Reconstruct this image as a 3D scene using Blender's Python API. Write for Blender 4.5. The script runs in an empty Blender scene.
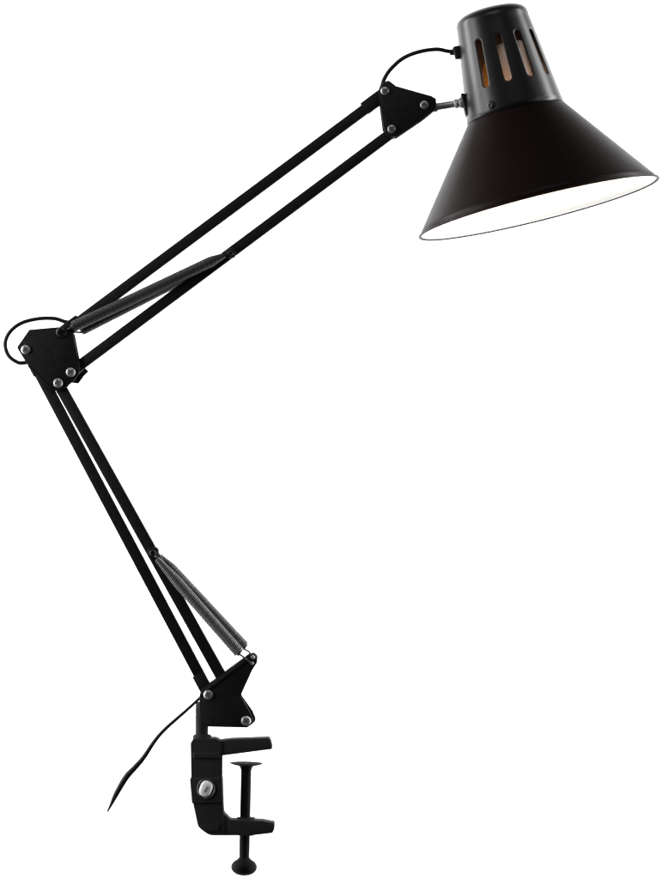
import bpy, bmesh, math, random
from mathutils import Vector, Matrix, Quaternion

random.seed(4)
R = math.radians
PX = 0.0007                    # metres per photo pixel in the lamp's own plane (a 17 cm shade)
SC = bpy.context.scene
C = SC.collection


def P(x, y, d=0.0):
    """A measured point of the lamp: x, y in photo pixels, d = depth in the same unit (+ = away)."""
    return Vector(((x - 331.0) * PX, d * PX, (879.0 - y) * PX))


# ------------------------------------------------------------------ camera
CAM_DIST = 2.6
cd = bpy.data.cameras.new("camera")
cam = bpy.data.objects.new("camera", cd)
C.objects.link(cam)
cam.location = (0.0, -CAM_DIST, 439.5 * PX)
cam.rotation_euler = (R(90), 0, 0)
cd.sensor_fit = 'HORIZONTAL'
cd.sensor_width = 36.0
cd.lens = 36.0 * CAM_DIST / (662 * PX)
cd.clip_start = 0.05
cd.clip_end = 50
SC.camera = cam

# ------------------------------------------------------------------ dim studio room
w = bpy.data.worlds.new("World")
SC.world = w
w.use_nodes = True
w.node_tree.nodes["Background"].inputs["Color"].default_value = (0.9, 0.95, 1.0, 1)
w.node_tree.nodes["Background"].inputs["Strength"].default_value = 0.05


def area(name, loc, target, sx, sy, power, col=(1, 1, 1)):
    l = bpy.data.lights.new(name, 'AREA')
    l.shape = 'RECTANGLE'
    l.size, l.size_y, l.energy, l.color = sx, sy, power, col
    o = bpy.data.objects.new(name, l)
    C.objects.link(o)
    o.location = loc
    o.rotation_euler = (Vector(target) - Vector(loc)).to_track_quat('-Z', 'Y').to_euler()
    return o


# two strip boxes that burn the backdrop out to white (they face away from the lamp)
area("backdrop_light", (-1.0, 0.20, 0.35), (0.05, 0.95, 0.35), 0.35, 1.6, 38)
area("backdrop_light", (1.0, 0.20, 0.35), (-0.05, 0.95, 0.35), 0.35, 1.6, 38)
# key soft box at the front left, weaker strip at the right, small one overhead
area("key_light", (-1.2, -0.45, 0.54), (0.05, 0, 0.36), 0.30, 1.1, 12)
area("fill_light", (1.15, -0.55, 0.70), (0.10, 0, 0.45), 0.14, 0.9, 1.8)
area("top_light", (0.0, -0.9, 1.5), (0.0, 0, 0.35), 0.7, 0.35, 2.5)

SC.view_settings.view_transform = 'Standard'
SC.view_settings.look = 'None'
SC.view_settings.exposure = 0.0
SC.view_settings.gamma = 1.0


# ------------------------------------------------------------------ materials
def mat(name, col, rough=0.5, metal=0.0, spec=0.5, noise=0.0, nscale=400.0, bump=0.0, bscale=1500.0, coat=0.0):
    m = bpy.data.materials.new(name)
    m.use_nodes = True
    nt = m.node_tree
    b = nt.nodes["Principled BSDF"]
    b.inputs["Base Color"].default_value = (*col, 1)
    b.inputs["Roughness"].default_value = rough
    b.inputs["Metallic"].default_value = metal
    b.inputs["Specular IOR Level"].default_value = spec
    b.inputs["Coat Weight"].default_value = coat
    tc = nt.nodes.new("ShaderNodeTexCoord")
    if noise > 0:
        n = nt.nodes.new("ShaderNodeTexNoise")
        n.inputs["Scale"].default_value = nscale
        n.inputs["Detail"].default_value = 4
        nt.links.new(tc.outputs["Object"], n.inputs["Vector"])
        mr = nt.nodes.new("ShaderNodeMapRange")
        mr.inputs["From Min"].default_value = 0.3
        mr.inputs["From Max"].default_value = 0.7
        mr.inputs["To Min"].default_value = max(0.02, rough - noise)
        mr.inputs["To Max"].default_value = min(1, rough + noise)
        nt.links.new(n.outputs["Fac"], mr.inputs["Value"])
        nt.links.new(mr.outputs["Result"], b.inputs["Roughness"])
    if bump > 0:
        n2 = nt.nodes.new("ShaderNodeTexNoise")
        n2.inputs["Scale"].default_value = bscale
        n2.inputs["Detail"].default_value = 3
        nt.links.new(tc.outputs["Object"], n2.inputs["Vector"])
        bp = nt.nodes.new("ShaderNodeBump")
        bp.inputs["Strength"].default_value = bump
        bp.inputs["Distance"].default_value = 0.0003
        nt.links.new(n2.outputs["Fac"], bp.inputs["Height"])
        nt.links.new(bp.outputs["Normal"], b.inputs["Normal"])
    return m


M = {
    'shaft': mat('black_screw_paint', (0.008, 0.008, 0.008), 0.7, 0, 0.05, 0.06, 250, 0.3, 900),
    'paint': mat('black_powder_paint', (0.006, 0.006, 0.0065), 0.5, 0, 0.28, 0.08, 300, 0.25, 1800),
    'cast': mat('black_cast_iron_paint', (0.027, 0.027, 0.027), 0.68, 0, 0.06, 0.06, 250, 0.6, 900),
    'cap': mat('satin_black_cap_paint', (0.0050, 0.0044, 0.0045), 0.35, 0, 0.34, 0.012, 120, 0.03, 2600),
    'amber': mat('amber_glow', (0.85, 0.38, 0.07), 0.4, 0.1, 0.5, 0.08, 300),  # warm glow put into the colour of the added strip
    'capin': mat('shaded_cap_inside', (0.025, 0.010, 0.004), 0.5, 0.0, 0.4, 0.1, 200),  # shade of the unlit cap interior put into a dark brown base
    'shade': mat('brown_black_enamel', (0.0074, 0.0031, 0.0030), 0.42, 0, 0.09, 0.02, 150, 0.04, 2400),
    'lining': mat('white_enamel', (0.92, 0.91, 0.88), 0.5, 0, 0.4, 0.05, 200),
    'zinc': mat('zinc_plated_steel', (0.50, 0.50, 0.51), 0.42, 0.75, 0.5, 0.08, 900, 0.1, 3000),
    'steel': mat('brushed_steel', (0.40, 0.40, 0.41), 0.40, 0.8, 0.5, 0.08, 900),
    'bright': mat('bright_nickel', (0.95, 0.95, 0.95), 0.4, 0.0, 0.9, 0.05, 900),
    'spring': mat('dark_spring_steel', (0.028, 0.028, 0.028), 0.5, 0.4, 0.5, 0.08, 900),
    'springlit': mat('lit_spring_steel', (0.10, 0.10, 0.099), 0.48, 0.55, 0.5, 0.08, 900),  # paler copy of the spring steel, its lit tone put into the colour
    'rubber': mat('black_cord_rubber', (0.006, 0.006, 0.006), 0.6, 0, 0.25, 0.05, 500),
    'porcelain': mat('beige_porcelain', (0.92, 0.76, 0.66), 0.45, 0, 0.4, 0.05, 300),
    'dark': mat('blackened_screw', (0.022, 0.022, 0.023), 0.38, 0.3, 0.5, 0.05, 600),
    'backdrop': mat('white_paper', (0.88, 0.88, 0.88), 0.9, 0, 0.1, 0.03, 60),
}
mb = bpy.data.materials.new('lit_bulb_glass')
mb.use_nodes = True
_nt = mb.node_tree
_b = _nt.nodes["Principled BSDF"]
_b.inputs["Base Color"].default_value = (0.9, 0.88, 0.82, 1)
_b.inputs["Roughness"].default_value = 0.3
_b.inputs["Emission Color"].default_value = (1.0, 0.86, 0.66, 1)
_b.inputs["Emission Strength"].default_value = 34.0
M['bulb'] = mb


# ------------------------------------------------------------------ helpers
def link(name, bm, m, parent=None, angle=35, mats=None, weld=True):
    if weld:
        bmesh.ops.remove_doubles(bm, verts=bm.verts, dist=1e-7)
    bmesh.ops.recalc_face_normals(bm, faces=bm.faces)
    for f in bm.faces:
        f.smooth = True
    lim = R(angle)
    for e in bm.edges:
        if len(e.link_faces) == 2 and e.calc_face_angle(0) > lim:
            e.smooth = False
    me = bpy.data.meshes.new(name)
    bm.to_mesh(me)
    bm.free()
    for q in (mats or [m]):
        me.materials.append(q)
    o = bpy.data.objects.new(name, me)
    C.objects.link(o)
    if parent is not None:
        o.parent = parent
        # every part is modelled in world units; the thing's empty sits at its base
        o.matrix_parent_inverse = parent_inv(parent)
    return o


def parent_inv(p):
    mtx = Matrix.Identity(4)
    chain = []
    while p is not None:
        chain.append(p)
        p = p.parent
    for q in reversed(chain):
        mtx = mtx @ q.matrix_parent_inverse @ Matrix.Translation(q.location)
    return mtx.inverted()


def join(dst, src):
    me = bpy.data.meshes.new("tmp")
    src.to_mesh(me)
    src.free()
    dst.from_mesh(me)
    bpy.data.meshes.remove(me)


def bevel(bm, wpx, seg=2, ang=30):
    es = [e for e in bm.edges if len(e.link_faces) == 2 and e.calc_face_angle(0) > R(ang)]
    if es and wpx > 0:
        bmesh.ops.bevel(bm, geom=es, offset=wpx * PX, offset_type='OFFSET', segments=seg, profile=0.5,
                        affect='EDGES', clamp_overlap=True)
    return bm


def prism(pts, d0, d1, bev=0.6, seg=2):
    """Outline in photo pixels extruded from depth d0 to d1."""
    bm = bmesh.new()
    a = [bm.verts.new(P(x, y, d0)) for x, y in pts]
    b = [bm.verts.new(P(x, y, d1)) for x, y in pts]
    bm.faces.new(a)
    bm.faces.new(b[::-1])
    n = len(pts)
    for i in range(n):
        bm.faces.new((a[i], a[(i + 1) % n], b[(i + 1) % n], b[i]))
    bmesh.ops.recalc_face_normals(bm, faces=bm.faces)
    return bevel(bm, bev, seg)


def rounded(pts, radii, seg=5):
    """Round the corners of an outline."""
    out = []
    n = len(pts)
    for i in range(n):
        p = Vector(pts[i])
        r = radii[i] if isinstance(radii, (list, tuple)) else radii
        a = Vector(pts[i - 1]) - p
        b = Vector(pts[(i + 1) % n]) - p
        la, lb = a.length, b.length
        ang = a.angle(b)
        if r <= 0 or ang > R(176):
            out.append(tuple(p))
            continue
        t = min(r / math.tan(ang / 2), la * 0.45, lb * 0.45)
        p0, p1 = p + a.normalized() * t, p + b.normalized() * t
        for k in range(seg + 1):
            f = k / seg
            q = p0 * (1 - f) ** 2 + p * 2 * f * (1 - f) + p1 * f * f
            out.append((q.x, q.y))
    return out


def lathe(profile, origin, axis, n=48, close=True):
    """profile: list of (radius, along) in px round an axis; radius 0 closes to a point."""
    bm = bmesh.new()
    axis = Vector(axis).normalized()
    ref = Vector((0, -1, 0)) if abs(axis.y) < 0.9 else Vector((1, 0, 0))
    e1 = (ref - axis * ref.dot(axis)).normalized()
    e2 = axis.cross(e1)
    rings = []
    for r, t in profile:
        c = origin + axis * (t * PX)
        if r <= 1e-6:
            rings.append([bm.verts.new(c)])
        else:
            rings.append([bm.verts.new(c + (e1 * math.cos(2 * math.pi * k / n) + e2 * math.sin(2 * math.pi * k / n)) * r * PX)
                          for k in range(n)])
    for a, b in zip(rings[:-1], rings[1:]):
        for k in range(n):
            k2 = (k + 1) % n
            if len(a) == 1 and len(b) == 1:
                continue
            if len(a) == 1:
                bm.faces.new((a[0], b[k], b[k2]))
            elif len(b) == 1:
                bm.faces.new((a[k], b[0], a[k2]))
            else:
                bm.faces.new((a[k], b[k], b[k2], a[k2]))
    return bm


def sweep(points, radii, n=10):
    """Round tube along world points."""
    bm = bmesh.new()
    N = len(points)
    if not isinstance(radii, (list, tuple)):
        radii = [radii] * N
    t_prev = (points[1] - points[0]).normalized()
    ref = Vector((0, 1, 0)) if abs(t_prev.y) < 0.9 else Vector((1, 0, 0))
    nrm = (ref - t_prev * ref.dot(t_prev)).normalized()
    rings = []
    for i in range(N):
        t = (points[min(i + 1, N - 1)] - points[max(i - 1, 0)])
        t = t.normalized() if t.length > 1e-12 else t_prev
        q = t_prev.rotation_difference(t)
        nrm = (q @ nrm)
        nrm = (nrm - t * nrm.dot(t)).normalized()
        bi = t.cross(nrm)
        t_prev = t
        rings.append([bm.verts.new(points[i] + (nrm * math.cos(2 * math.pi * k / n) + bi * math.sin(2 * math.pi * k / n)) * radii[i] * PX)
                      for k in range(n)])
    for a, b in zip(rings[:-1], rings[1:]):
        for k in range(n):
            bm.faces.new((a[k], a[(k + 1) % n], b[(k + 1) % n], b[k]))
    bm.faces.new(rings[0][::-1])
    bm.faces.new(rings[-1])
    return bm


def catmull(pts, per=8):
    """pts: tuples of any length -> smooth list of Vectors-as-tuples (centripetal enough)."""
    out = []
    n = len(pts)
    for i in range(n - 1):
        p0, p1, p2, p3 = pts[max(i - 1, 0)], pts[i], pts[i + 1], pts[min(i + 2, n - 1)]
        for k in range(per):
            t = k / per
            out.append(tuple(0.5 * (2 * b + (c - a) * t + (2 * a - 5 * b + 4 * c - d) * t * t + (3 * b - a - 3 * c + d) * t ** 3)
                             for a, b, c, d in zip(p0, p1, p2, p3)))
    out.append(tuple(pts[-1]))
    return out


def bar(a, b, wid, d0, d1, bev=0.9, ext0=0, ext1=0):
    """Flat-sided bar between two photo points, wid px wide, depth d0..d1."""
    a, b = Vector(a), Vector(b)
    u = (b - a).normalized()
    a, b = a - u * ext0, b + u * ext1
    n = Vector((-u.y, u.x)) * wid / 2
    return prism([tuple(a + n), tuple(b + n), tuple(b - n), tuple(a - n)], d0, d1, bev)


def screw_head(c, d, r, turn=20, dome=0.34, slot=True):
    """Domed cross-slot screw head facing the viewer side (-depth) at photo point c, seated on depth d."""
    prof = [(0, -0.06 * r)] if False else []
    o = P(c[0], c[1], d)
    ax = Vector((0, -1, 0))
    n = 40
    prof = [(r * 0.98, -0.8), (r, 0.0), (r, 0.22 * r)]
    for k in range(1, 9):
        a = k / 8 * math.pi / 2
        prof.append((r * math.cos(a), 0.22 * r + dome * r * math.sin(a)))
    prof[-1] = (0, 0.22 * r + dome * r)
    bm = lathe(prof, o, ax, n)
    if slot:
        # cross recess: press the vertices that fall in a plus-shaped region inwards
        bmesh.ops.subdivide_edges(bm, edges=[e for e in bm.edges if all((v.co - o).dot(ax) > 0.3 * r * PX for v in e.verts)],
                                  cuts=2, use_grid_fill=True)
        ct, st = math.cos(R(turn)), math.sin(R(turn))
        for v in bm.verts:
            q = v.co - o
            x, z = q.x / PX / r, q.z / PX / r
            x, z = x * ct + z * st, -x * st + z * ct
            if (abs(x) < 0.2 and abs(z) < 0.62) or (abs(z) < 0.2 and abs(x) < 0.62):
                v.co -= ax * 0.42 * r * PX
    return bm


# ------------------------------------------------------------------ the setting: white paper backdrop
bm = bmesh.new()
prof = [(-1.2 + 0.0, 1.0)]
n = 24
W2 = 2.2
pts = []
for k in range(n + 1):                                    # paper sweep: wall that curves forward at the bottom
    z = 2.6 - 3.4 * k / n
    pts.append((0.95, z))
for k in range(1, 13):
    a = k / 12 * math.pi / 2
    pts.append((0.95 - 0.5 * (1 - math.cos(a)), -0.8 - 0.5 * math.sin(a)))
rows = [[bm.verts.new((x, y, z)) for x in (-W2, -W2 / 2, 0, W2 / 2, W2)] for y, z in pts]
for a, b in zip(rows[:-1], rows[1:]):
    for k in range(4):
        bm.faces.new((a[k], a[k + 1], b[k + 1], b[k]))
bd = link('backdrop', bm, M['backdrop'])
bd['kind'] = 'structure'

# ------------------------------------------------------------------ the lamp
lamp = bpy.data.objects.new('desk_lamp', None)
C.objects.link(lamp)
lamp.location = P(243.7, 876)
lamp.empty_display_size = 0.05
lamp['label'] = 'black swing-arm clamp lamp with a lit conical shade and slotted cap, standing before plain white'
lamp['category'] = 'lamp'

# depth layers (px): rods +-4.9, bracket plates 5.4..7.6 on both sides, screw heads outside
RD = 4.9
PL0, PL1 = 5.5, 7.8

# ---- clamp body: cast C with rounded column, jaws, ridges and a boss
col_out = rounded([(191.0, 742.5), (194.0, 737.5), (216, 737.5), (222.5, 741), (222.3, 776), (224.0, 812), (226, 833.6),
                   (210, 834.6), (198.5, 826), (193.6, 803), (191.6, 780)], [2, 2, 2, 2, 2, 2, 1, 14, 10, 6, 2])
bm = prism(col_out, -13, 13, 2.4, 4)
join(bm, prism(rounded([(212, 740.6), (232, 738.4), (269.8, 737.0), (271.6, 742), (272.8, 748.3), (224.5, 754.6), (212, 756)],
                       [0, 2, 3, 2, 2, 4, 0]), -12, 12, 1.6, 3))
join(bm, prism(rounded([(214, 806), (222.6, 806), (224.6, 812.5), (230.5, 818.6), (262, 819.6), (274.8, 822), (274.6, 828), (272.6, 832.0),
                        (252, 834.4), (214, 834.4)], [0, 0, 3, 3, 2, 2, 1, 2, 2, 0]), -12, 12, 1.6, 3))
# raised bands and boss on the face of the column
join(bm, prism(rounded([(193.4, 751.4), (220.6, 751.4), (220.6, 757.6), (193.4, 757.6)], 1.5), -14.6, 14.6, 1.2, 3))
join(bm, prism(rounded([(190.2, 777), (222.6, 776), (223.6, 801.5), (192.4, 802.5)], 2.0), -15.0, 15.0, 1.4, 3))
join(bm, prism(rounded([(200, 823.6), (219, 823.2), (219, 829.6), (204, 830.0)], 1.5), -14.4, 14.4, 1.2, 3))
# screw boss in the lower jaw and collar of the post
join(bm, lathe([(0, 817.4), (9.0, 817.4), (9.0, 818.0), (7.5, 835.6), (0, 835.6)], P(246, 0), (0, 0, -1), 32))
join(bm, lathe([(0, 734.6), (8.2, 734.6), (9.4, 736.0), (9.4, 739.5), (0, 739.5)], P(202.2, 0), (0, 0, -1), 32))
clamp = link('clamp_body', bm, M['cast'], lamp)

# set screw in the boss: dark washer ring, bright oval head with a slot
bm = lathe([(8.4, -0.8), (10.4, -0.8), (10.6, 0.8), (9.6, 1.6), (8.4, 0.9)], P(206.4, 787.6, -15.0), (0, -1, 0), 40)
for v in bm.verts:
    c = P(206.4, 787.6)
    v.co.x = c.x + (v.co.x - c.x) * 0.86
    v.co.z = c.z + (v.co.z - c.z) * 1.02
ring = link('screw_washer', bm, M['dark'], clamp)
bm = bmesh.new()
cen = P(206.4, 787.4, -15.0)
hw = [(0, 1)]
outl = []
for k in range(40):
    a = 2 * math.pi * k / 40
    rr = 1.0 / (abs(math.cos(a)) ** 2.6 + abs(math.sin(a)) ** 2.6) ** (1 / 2.6)
    x, y = 6.3 * rr * math.cos(a), 8.2 * rr * math.sin(a)
    ca, sa = math.cos(R(-20)), math.sin(R(-20))
    outl.append((x * ca - y * sa, x * sa + y * ca))
rings = []
for f, h in ((1.0, -0.5), (1.0, 1.2), (0.93, 2.0), (0.78, 2.6), (0.55, 3.0), (0.3, 3.15)):
    rings.append([bm.verts.new(cen + Vector((x * f, -h, y * f)) * PX) for x, y in outl])
for a, b in zip(rings[:-1], rings[1:]):
    for k in range(40):
        bm.faces.new((a[k], a[(k + 1) % 40], b[(k + 1) % 40], b[k]))
bm.faces.new(rings[-1])
ss = link('set_screw', bm, M['bright'], clamp)
link('screw_slot', bar((204.6, 790.2), (208.2, 784.8), 1.3, -18.9, -16.0, 0.2), M['steel'], clamp)

# ---- clamp screw: threaded shaft, saucer disc, round knob
SXO, SXA = P(246.3 + 0.022 * 764, 0), (-0.022, 0, -1)         # the screw leans a little
prof = [(0, 764)]
y = 766.0
prof += [(5.2, 764), (5.2, 768)]
y = 769.0
while y < 852:                                            # fine thread
    prof += [(5.4, y), (5.0, y + 0.9)]
    y += 1.8
prof += [(5.0, 853), (5.0, 860), (0, 860)]
cs = link('clamp_screw', lathe(prof, SXO, SXA, 32), M['shaft'], lamp, 60)
link('pressure_disc', lathe([(0, 764.7), (10.0, 764.5), (14.0, 763.9), (16.3, 763.1), (16.4, 763.8), (12.5, 765.2), (7.6, 766.2), (6.0, 767.8), (5.5, 770), (0, 770)],
                            SXO, SXA, 48), M['shaft'], cs)
kp = [(0, 857.5), (5.0, 857.5)]
for k in range(0, 15):
    a = -58 + 148 * k / 14
    kp.append((12.95 * math.cos(R(a)) ** 0.9 if k < 14 else 0, 867.3 + 8.6 * math.sin(R(a))))
link('knob', lathe(kp, SXO, SXA, 48), M['shaft'], cs)

# ---- post
link('post', lathe([(0, 702), (5.2, 702), (5.9, 703), (6.2, 708), (6.4, 736), (0, 736)], P(201.8, 0), (0, 0, -1), 40), M['cast'], lamp)

# ---- base bracket: two plates, folded upper flange, end lug
bp_out = rounded([(203.0, 688.2), (248.6, 654.6), (254.0, 653.2), (257.6, 656.6), (257.2, 662.5), (252.6, 669.5), (241.0, 695.0),
                  (250.5, 712.2), (254.2, 721.5), (247.6, 727.2), (206.6, 726.2), (199.6, 712.0), (199.8, 694)],
                 [3, 2, 3, 3, 3, 5, 4, 6, 5, 4, 3, 4, 4])
bm = prism(bp_out, -PL1, -PL0, 0.5)
back = [(x + (2.2 if y > 700 and x > 240 else 0), y - 0.6) for x, y in bp_out]
join(bm, prism(back, PL0, PL1, 0.5))
join(bm, bar((206, 690.2), (250.0, 657.8), 2.0, -PL1 - 1.6, -PL1 + 0.6, 0.6))
# web that joins both plates round the post, and a cross spacer
join(bm, prism([(200.4, 703), (207.5, 703), (208.5, 725), (203.0, 725)], -PL0 - 0.4, PL0 + 0.4, 0.3))
base = link('base_bracket', bm, M['paint'], lamp)
link('screw', screw_head((208.6, 694.2), -PL1, 4.7, 15), M['zinc'], base)
link('screw', screw_head((246.2, 720.4), -PL1, 4.9, 35), M['zinc'], base)
link('spring_pin', screw_head((252.9, 656.8), -PL1, 2.1, 0, 0.5, False), M['zinc'], base)
link('spring_pin', screw_head((252.1, 663.0), -PL1, 1.8, 0, 0.5, False), M['steel'], base)

# ---- arm rods: square tubes with a thicker end sleeve
def rod(a, b, wid, sleeves=(), ext0=2, ext1=2, pivot=None):
    o = link('arm_rod', bar(a, b, wid, -RD, RD, 0.7, ext0, ext1), M['paint'], lamp)
    va, vb = Vector(a), Vector(b)
    u = (vb - va).normalized()
    for t0, t1, sw, off in sleeves:
        nn = Vector((u.y, -u.x)) * off
        p0 = (va if t0 >= 0 else vb) + u * t0 + nn
        p1 = (va if t0 >= 0 else vb) + u * t1 + nn
        link('end_sleeve', bar(tuple(p0), tuple(p1), sw, -RD - 0.45, RD + 0.45, 0.9), M['paint'], o)
    if pivot:
        px, py, r = pivot
        bm = prism(rounded([(px - r - .6, py - r), (px + r + .2, py - r - .4), (px + r + .4, py + r - .4), (px - r, py + r + .4)], r * 0.8), -RD - 4.2, RD + 4.2, 0.8)
        pv = link('pivot_lug', bm, M['paint'], o)
        link('screw', screw_head((px, py), -RD - 4.2, r * 0.62, 10), M['dark'], pv)
    return o


rod((62.5, 334.2), (384.9, 94.4), 10.7, [(2, 22.5, 13.4, 0.7), (-25.5, -1, 13.4, 0.7)])
rod((71.0, 372.0), (391.5, 133.0), 10.8, [(4, 11, 11.2, -0.4), (-6, -1, 10.8, 0)], pivot=(230.8, 253.6, 4.6))
rod((27.5, 350.2), (209.5, 694.0), 11.1, [(3, 27, 12.0, -0.6), (-23, -1, 12.4, -0.9)])
rod((58.2, 382.9), (245.0, 719.0), 11.4, [(2, 9, 11.0, 0)], pivot=(153.2, 552.6, 5.4))

# ---- elbow bracket
el = [(29.8, 329.8), (59.0, 327.2), (66.6, 327.6), (73.4, 333.6), (76.4, 348), (79.8, 364), (80.4, 372.2), (74.6, 381.0), (66.0, 388.2),
      (58.0, 391.6), (51.0, 389.2), (32.0, 369.0), (26.5, 362.4), (17.4, 347.6)]
bm = prism(rounded(el, [1.5, 2, 3, 3, 3, 3, 3, 4, 3, 4, 4, 2, 2, 2.5]), -PL1, -PL0, 0.5)
elb = [(30.5, 330.4), (59.0, 328.0), (66.6, 328.6), (74.4, 334.2), (80.2, 364), (88.4, 371.2), (83.5, 376.0), (78.0, 383.6), (70.6, 382.6), (66.2, 388),
       (57.0, 390.6), (50.0, 387.2), (34.0, 371.8), (31.0, 372.8), (26.8, 364.0), (18.6, 347.6)]
join(bm, prism(rounded(elb, 1.2, 3), PL0, PL1, 0.5))
join(bm, bar((28.5, 365.8), (54, 391.0), 1.4, -PL1 - 0.5, -PL1 + 0.5, 0.4))
elbow = link('elbow_bracket', bm, M['paint'], lamp)
link('screw', screw_head((26.4, 349.8), -PL1, 4.6, 25), M['zinc'], elbow)
link('screw', screw_head((61.9, 332.6), -PL1, 5.4, 10), M['dark'], elbow)
link('screw', screw_head((71.2, 372.4), -PL1, 4.7, 40), M['zinc'], elbow)
link('screw', screw_head((58.6, 383.0), -PL1, 4.7, 15), M['zinc'], elbow)

# ---- head bracket
hd = [(388.5, 80.8), (396.0, 86.6), (431.0, 96.4), (436.2, 99.4), (435.4, 110.0), (423.4, 119.6), (397.2, 137.4), (389.6, 138.2), (383.4, 129.4),
      (380.2, 104), (378.6, 90.0), (383, 83)]
bm = prism(rounded(hd, [3, 2, 3, 3, 3, 3, 4, 4, 3, 3, 3, 2]), -PL1, -PL0, 0.5)
hb = [(x - 0.8, y + 0.8) for x, y in hd]
join(bm, prism(rounded(hb, 3), PL0, PL1, 0.5))
head = link('head_bracket', bm, M['paint'], lamp)
link('screw', screw_head((384.8, 91.6), -PL1, 4.2, 30), M['steel'], head)
link('screw', screw_head((424.2, 105.5), -PL1, 4.3, 5), M['steel'], head)
link('screw', screw_head((391.6, 129.6), -PL1, 4.2, 45), M['steel'], head)

# ---- tension springs: two close-wound coils beside each arm, hooked at both ends
def spring(a, b, rad, wire, pitch, m, hook0=None, hook1=None, taper=3.0):
    a, b = P(*a), P(*b)
    ax = (b - a)
    L = ax.length
    ax.normalize()
    e1 = (Vector((0, 1, 0)) - ax * ax.y).normalized()
    e2 = ax.cross(e1)
    turns = L / (pitch * PX)
    n = int(turns * 14)
    pts = []
    for i in range(n + 1):
        f = i / n
        th = 2 * math.pi * turns * f
        r = rad * PX * min(1.0, 0.42 + f * turns / taper, 0.45 + (1 - f) * turns / 2.2)
        pts.append(a + ax * L * f + (e1 * math.cos(th) + e2 * math.sin(th)) * r)
    if hook0:
        pts = [P(*hook0), P(*hook0) * 0.4 + a * 0.6] + pts
    if hook1:
        pts = pts + [P(*hook1) * 0.4 + b * 0.6, P(*hook1)]
    return link('tension_spring', sweep(pts, wire, 6), m, lamp, 80, weld=False)


# upper arm: converge at the pivot lug, spread at the elbow
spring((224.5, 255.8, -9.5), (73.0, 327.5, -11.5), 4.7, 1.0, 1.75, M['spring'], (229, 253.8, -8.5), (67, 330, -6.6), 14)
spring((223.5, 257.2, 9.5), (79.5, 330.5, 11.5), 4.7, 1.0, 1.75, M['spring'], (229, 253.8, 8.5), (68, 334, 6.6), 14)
# lower arm
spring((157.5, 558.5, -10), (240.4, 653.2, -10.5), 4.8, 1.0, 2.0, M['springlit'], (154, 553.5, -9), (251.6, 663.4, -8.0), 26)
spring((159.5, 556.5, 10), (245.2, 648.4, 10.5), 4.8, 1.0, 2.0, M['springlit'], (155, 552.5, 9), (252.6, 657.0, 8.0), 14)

# ---- lamp head frame
th, tf = R(13.7), R(3.2)
AX = Vector((math.sin(th) * math.cos(tf), -math.sin(tf), -math.cos(th) * math.cos(tf))).normalized()
EU = Vector((math.cos(th), 0, math.sin(th)))
EF = EU.cross(AX)
if EF.y > 0:
    EF = -EF
C0 = P(492.6, 20.0, 5)


def S(theta, r, v):
    return C0 + AX * (v * PX) + (EU * math.sin(theta) + EF * math.cos(theta)) * (r * PX)


# ---- shade cap: tapering drum with four vent slots in front and a domed top
V0, V1, R0, R1 = 0.0, 96.0, 36.6, 49.6
rad = lambda v: R0 + (R1 - R0) * (v - V0) / (V1 - V0)
SL0, SL1, SLW = 19.5, 69.0, 3.7
B0, B1 = 10.0, 76.0
NS = 12
PH = R(-2.0)
bm = bmesh.new()
sec = 2 * math.pi / NS
NT = 8                                                    # columns per sector on its top and bottom edges
grid = {}


def vert(theta, v, r=None):
    k = (round((theta % (2 * math.pi)) * 1e5) % round(2 * math.pi * 1e5), round(v * 1e3), round((r or 0) * 1e3))
    if k not in grid:
        grid[k] = bm.verts.new(S(theta, rad(v) if r is None else r, v))
    return grid[k]


NV = 12
outer = []                                                # rectangle of one sector, in (fraction of theta, v)
outer += [(-0.5 + i / NT, B0) for i in range(NT)]
outer += [(0.5, B0 + (B1 - B0) * i / NV) for i in range(NV)]
outer += [(0.5 - i / NT, B1) for i in range(NT)]
outer += [(-0.5, B1 - (B1 - B0) * i / NV) for i in range(NV)]
no = len(outer)
vm = (SL0 + SL1) / 2
hl = (SL1 - SL0) / 2 - SLW


def capsule(ang):
    """point of the slot outline met by a ray from its middle (u px, v)."""
    dx, dy = math.cos(ang), math.sin(ang)
    if abs(dx) > 1e-9:
        t = SLW / abs(dx)
        if abs(t * dy) <= hl:
            return t * dx, t * dy
    s = hl if dy > 0 else -hl
    bq = -s * dy
    cq = s * s - SLW * SLW
    t = -bq + math.sqrt(max(0, bq * bq - cq))
    return t * dx, t * dy


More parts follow.
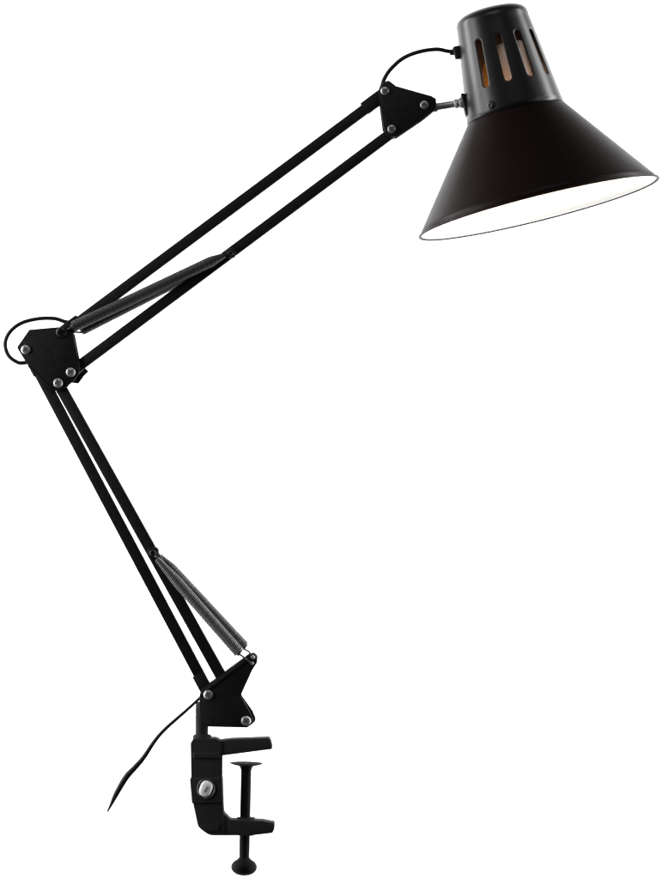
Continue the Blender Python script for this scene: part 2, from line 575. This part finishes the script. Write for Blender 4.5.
for s in range(NS):
    tc = PH + s * sec
    loops = []
    inner = []
    for i, (f, v) in enumerate(outer):
        ou, ov = f * sec * rad(v), v - vm
        # spread the slot points: top/bottom edges feed the round ends, side edges the straight flanks
        if v == B0 and i < NT:
            a = -math.pi + math.pi * i / NT if False else None
        inner.append(None)
    # distribute the no points round the capsule: NT on each end arc, NV on each flank
    caps = []
    for i in range(NT):
        a = math.pi + math.pi * i / NT
        caps.append((SLW * math.cos(a), -hl + SLW * math.sin(a)))
    for i in range(NV):
        caps.append((SLW, -hl + 2 * hl * i / NV))
    for i in range(NT):
        a = math.pi * i / NT
        caps.append((SLW * math.cos(a), hl + SLW * math.sin(a)))
    for i in range(NV):
        caps.append((-SLW, hl - 2 * hl * i / NV))
    if s not in (11, 0, 1, 2):                            # the back of the drum is plain
        for j in range(NV):
            for i in range(NT):
                f0, f1 = -0.5 + i / NT, -0.5 + (i + 1) / NT
                w0, w1 = B0 + (B1 - B0) * j / NV, B0 + (B1 - B0) * (j + 1) / NV
                bm.faces.new((vert(tc + f0 * sec, w0), vert(tc + f1 * sec, w0), vert(tc + f1 * sec, w1), vert(tc + f0 * sec, w1)))
        continue
    for q in (0.0, 0.12, 0.4, 0.7, 1.0):
        lp = []
        for (cu, cv), (f, v) in zip(caps, outer):
            t_in = cu / rad(vm + cv)
            v_in = vm + cv
            lp.append(vert(tc + t_in * (1 - q) + f * sec * q, v_in * (1 - q) + v * q))
        loops.append(lp)
    for a, b in zip(loops[:-1], loops[1:]):
        for k in range(no):
            k2 = (k + 1) % no
            try:
                bm.faces.new((a[k], a[k2], b[k2], b[k]))
            except ValueError:
                pass
NC = NS * NT


def ring(v, r=None):
    return [vert(PH + sec * (-0.5 + k / NT), v, r) for k in range(NC)]


def strip(a, b):
    for k in range(NC):
        bm.faces.new((a[k], a[(k + 1) % NC], b[(k + 1) % NC], b[k]))


tops = [ring(B0), ring(5.0)]
RD0, HD = rad(3.0), 12.5
for k in range(0, 15):                                    # full, square-shouldered dome
    a = k / 15 * math.pi / 2
    tops.append(ring(3.0 - (HD + 3.0) * math.sin(a) ** 0.67, RD0 * math.cos(a) ** 0.67))
for a, b in zip(tops[:-1], tops[1:]):
    strip(a, b)
ct = bm.verts.new(S(0, 0, -HD))
for k in range(NC):
    bm.faces.new((tops[-1][k], tops[-1][(k + 1) % NC], ct))
bots = [ring(B1), ring(84.0), ring(91.0), ring(V1)]
for a, b in zip(bots[:-1], bots[1:]):
    strip(a, b)
cap = link('shade_cap', bm, M['cap'], lamp, 40, mats=[M['cap'], M['capin']])
md = cap.modifiers.new('sheet_thickness', 'SOLIDIFY')
md.thickness = 1.5 * PX
md.offset = -1.0
md.material_offset = 1
md.material_offset_rim = 0

# rim band of the cap lid, side screw, cord grip, joint plate
def on_cap(theta, v, out=0.0):
    return S(theta, rad(v) + out, v)


def cap_normal(theta):
    return (EU * math.sin(theta) + EF * math.cos(theta)).normalized()


tscr = R(-30)
o = on_cap(tscr, 88.0)
nx = cap_normal(tscr)
bm = lathe([(4.2, -0.6), (4.3, 0.4), (3.9, 1.3), (2.9, 2.0), (2.0, 2.1), (1.6, 1.1), (0, 1.0)], o, nx, 32)
link('screw', bm, M['dark'], cap)


def box_on(origin, ex, ey, ez, sx_, sy_, sz_, bev=0.8):
    bm = bmesh.new()
    bmesh.ops.create_cube(bm, size=1.0)
    for v in bm.verts:
        v.co = origin + ex * v.co.x * sx_ * PX + ey * v.co.y * sy_ * PX + ez * v.co.z * sz_ * PX
    bmesh.ops.recalc_face_normals(bm, faces=bm.faces)
    return bevel(bm, bev, 3)


tl = R(-90)
nl = cap_normal(tl)
bm = box_on(on_cap(tl, 23.0, 2.2), nl, EF, AX, 7.0, 10, 13, 1.8)
join(bm, lathe([(0, 0), (3.2, 0), (2.6, 5.2), (0, 5.2)], on_cap(tl, 21.5, 4.6), nl, 20))
link('cord_grip', bm, M['rubber'], cap)
bm = box_on(on_cap(tl, 76.5, 0.4), nl, EF, AX, 3.6, 20, 23, 1.4)
link('joint_plate', bm, M['paint'], cap)

# ---- swivel stem: plated rod with a fork at the bracket and a ball collar at the cap
a, b = P(427, 108.3), P(463.5, 102.5)
ax = (b - a).normalized()
L = (b - a).length / PX
bm = lathe([(0, 0), (4.4, 0), (4.6, 3), (4.4, 9.6), (3.8, 10.6), (3.6, 30.0), (0, 30)], a, ax, 32)
st = link('swivel_stem', bm, M['zinc'], lamp)
link('hex_nut', lathe([(0, 4.5), (5.0, 4.5), (5.5, 5.3), (5.5, 9.2), (5.0, 10.0), (0, 10.0)], a, ax, 6), M['steel'], st, 20)
bp = [(0, 27.6), (4.3, 27.6), (5.0, 28.6), (5.0, 30.6), (4.2, 31.4)]
for k in range(1, 9):
    an = -60 + 150 * k / 8
    bp.append((5.6 * math.cos(R(an)) if k < 8 else 0, 34.8 + 5.0 * math.sin(R(an))))
link('ball_joint', lathe(bp, a, ax, 32), M['zinc'], st)

# ---- conical shade with rolled rim and white enamel inside
VC0, VC1, RC0, RC1 = 90.0, 193.5, 44.5, 122.6
NSH = 128


def head_lathe(prof, n=NSH):
    bm = bmesh.new()
    rings = []
    for r, v in prof:
        if r <= 1e-6:
            rings.append([bm.verts.new(S(0, 0, v))])
        else:
            rings.append([bm.verts.new(S(2 * math.pi * k / n, r, v)) for k in range(n)])
    for a, b in zip(rings[:-1], rings[1:]):
        for k in range(n):
            k2 = (k + 1) % n
            if len(a) == 1:
                bm.faces.new((a[0], b[k], b[k2]))
            elif len(b) == 1:
                bm.faces.new((a[k], b[0], a[k2]))
            else:
                bm.faces.new((a[k], b[k], b[k2], a[k2]))
    return bm


cone = lambda f: (RC0 + (RC1 - RC0) * f, VC0 + (VC1 - VC0) * f)
prof = [cone(f / 14) for f in range(15)]
shade = link('lamp_shade', head_lathe(prof), M['shade'], lamp)
sm = shade.modifiers.new('sheet_thickness', 'SOLIDIFY')
sm.thickness = 0.7 * PX
sm.offset = -1.0
prof = []
for k in range(13):
    a = 2 * math.pi * k / 12
    prof.append((RC1 + 0.1 + 1.15 * math.cos(a), VC1 + 0.6 + 1.15 * math.sin(a)))
link('rolled_rim', head_lathe(prof, 160), M['shade'], shade)
prof = []
for f in range(15):
    r, v = cone(f / 14 * 0.995)
    prof.append((r - 1.6, v + 0.9))
lin = link('lining', head_lathe(prof), M['lining'], shade)
lm = lin.modifiers.new('sheet_thickness', 'SOLIDIFY')
lm.thickness = 0.4 * PX
lm.offset = 0.0

# ---- socket and bulb
def head_lathe_at(prof, du, df, n=48):
    bm = head_lathe(prof, n)
    off = (EU * du + EF * df) * PX
    for v in bm.verts:
        v.co += off
    return bm


sock = link('bulb_socket', head_lathe_at([(0, 27.0), (17.8, 27.0), (19.6, 28.2), (20.2, 31), (20.2, 70), (22, 72), (25, 73.5), (25.6, 75), (25, 76.5), (21, 78), (17.5, 81), (0, 81)], 5.2, 2), M['porcelain'], lamp)  # lower collar is added, out of view, to shade the cap from the bulb
bprof = [(0, 80), (13.0, 80), (13.5, 86), (17.0, 96), (23.0, 107), (27.5, 117), (29.5, 127), (29.0, 136), (26.0, 145), (20.5, 152), (12.5, 157), (5, 158.8), (0, 159.2)]
bm = bmesh.new()                                          # added curved strip that puts an amber glow behind the first slot
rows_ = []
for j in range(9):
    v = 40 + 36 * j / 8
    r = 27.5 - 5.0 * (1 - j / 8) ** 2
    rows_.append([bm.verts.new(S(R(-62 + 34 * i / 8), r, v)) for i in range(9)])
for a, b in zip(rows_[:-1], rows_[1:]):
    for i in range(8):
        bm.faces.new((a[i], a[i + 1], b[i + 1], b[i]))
glow = link('amber_strip', bm, M['amber'], sock)
cm = glow.modifiers.new('sheet_thickness', 'SOLIDIFY')
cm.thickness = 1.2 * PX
link('bulb', head_lathe_at(bprof, 3.0, 0), M['bulb'], sock)

# ---- power cord: from the cap over the head bracket, through the tubes, round the elbow, out at the base
def cpt(x, y, d, r):
    return (x, y, d, r)


cp = [(455.5, 50.2, 3, 2.1), (451, 51.0, 3, 2.1), (446.5, 50.6, 2.5, 2.1), (436.5, 49.0, 2, 2.1), (420, 51.4, 1, 2.1), (404, 57.6, 0, 2.1), (391.5, 68.2, 0, 2.1),
      (384.6, 78.2, 0, 2.1), (381.0, 88.5, 0, 2.1), (374, 102.4, 0, 1.8), (300, 157.5, 0, 1.8), (200, 231.8, 0, 1.8), (110, 298.8, 0, 1.8),
      (80, 321.2, 0, 2.1), (66.5, 321.9, 0, 2.0), (55, 318.6, 0, 2.0), (39.3, 318.6, 0, 2.0), (22.0, 322.8, 0, 2.0), (10.2, 331.6, 0, 2.0), (5.2, 343.4, 0, 2.0),
      (8.6, 355.6, 0, 2.0), (18.4, 362.6, 0, 2.0), (28.0, 362.8, 0, 2.1), (36.0, 368.0, 0, 1.8), (70, 431.4, 0, 1.8), (130, 544.8, 0, 1.8), (190, 658.1, 0, 1.8),
      (203, 684, 0, 1.8), (205.0, 692.0, 0, 1.7), (198.5, 699.2, -1, 1.5), (185.2, 711.4, -2, 1.6), (165.4, 728.8, -3, 1.8), (154.6, 741.2, -3, 2.0), (143.6, 757.6, -3, 2.4),
      (134.5, 768.0, -3, 2.8), (126.2, 777.2, -3, 3.1), (116.6, 793.4, -3, 2.7), (111.2, 804.5, -3, 1.6), (107.6, 811.6, -3, 0.7)]
sm_ = catmull(cp, 7)
link('power_cord', sweep([P(x, y, d) for x, y, d, r in sm_], [max(0.25, r) for x, y, d, r in sm_], 12), M['rubber'], lamp, 60, weld=False)
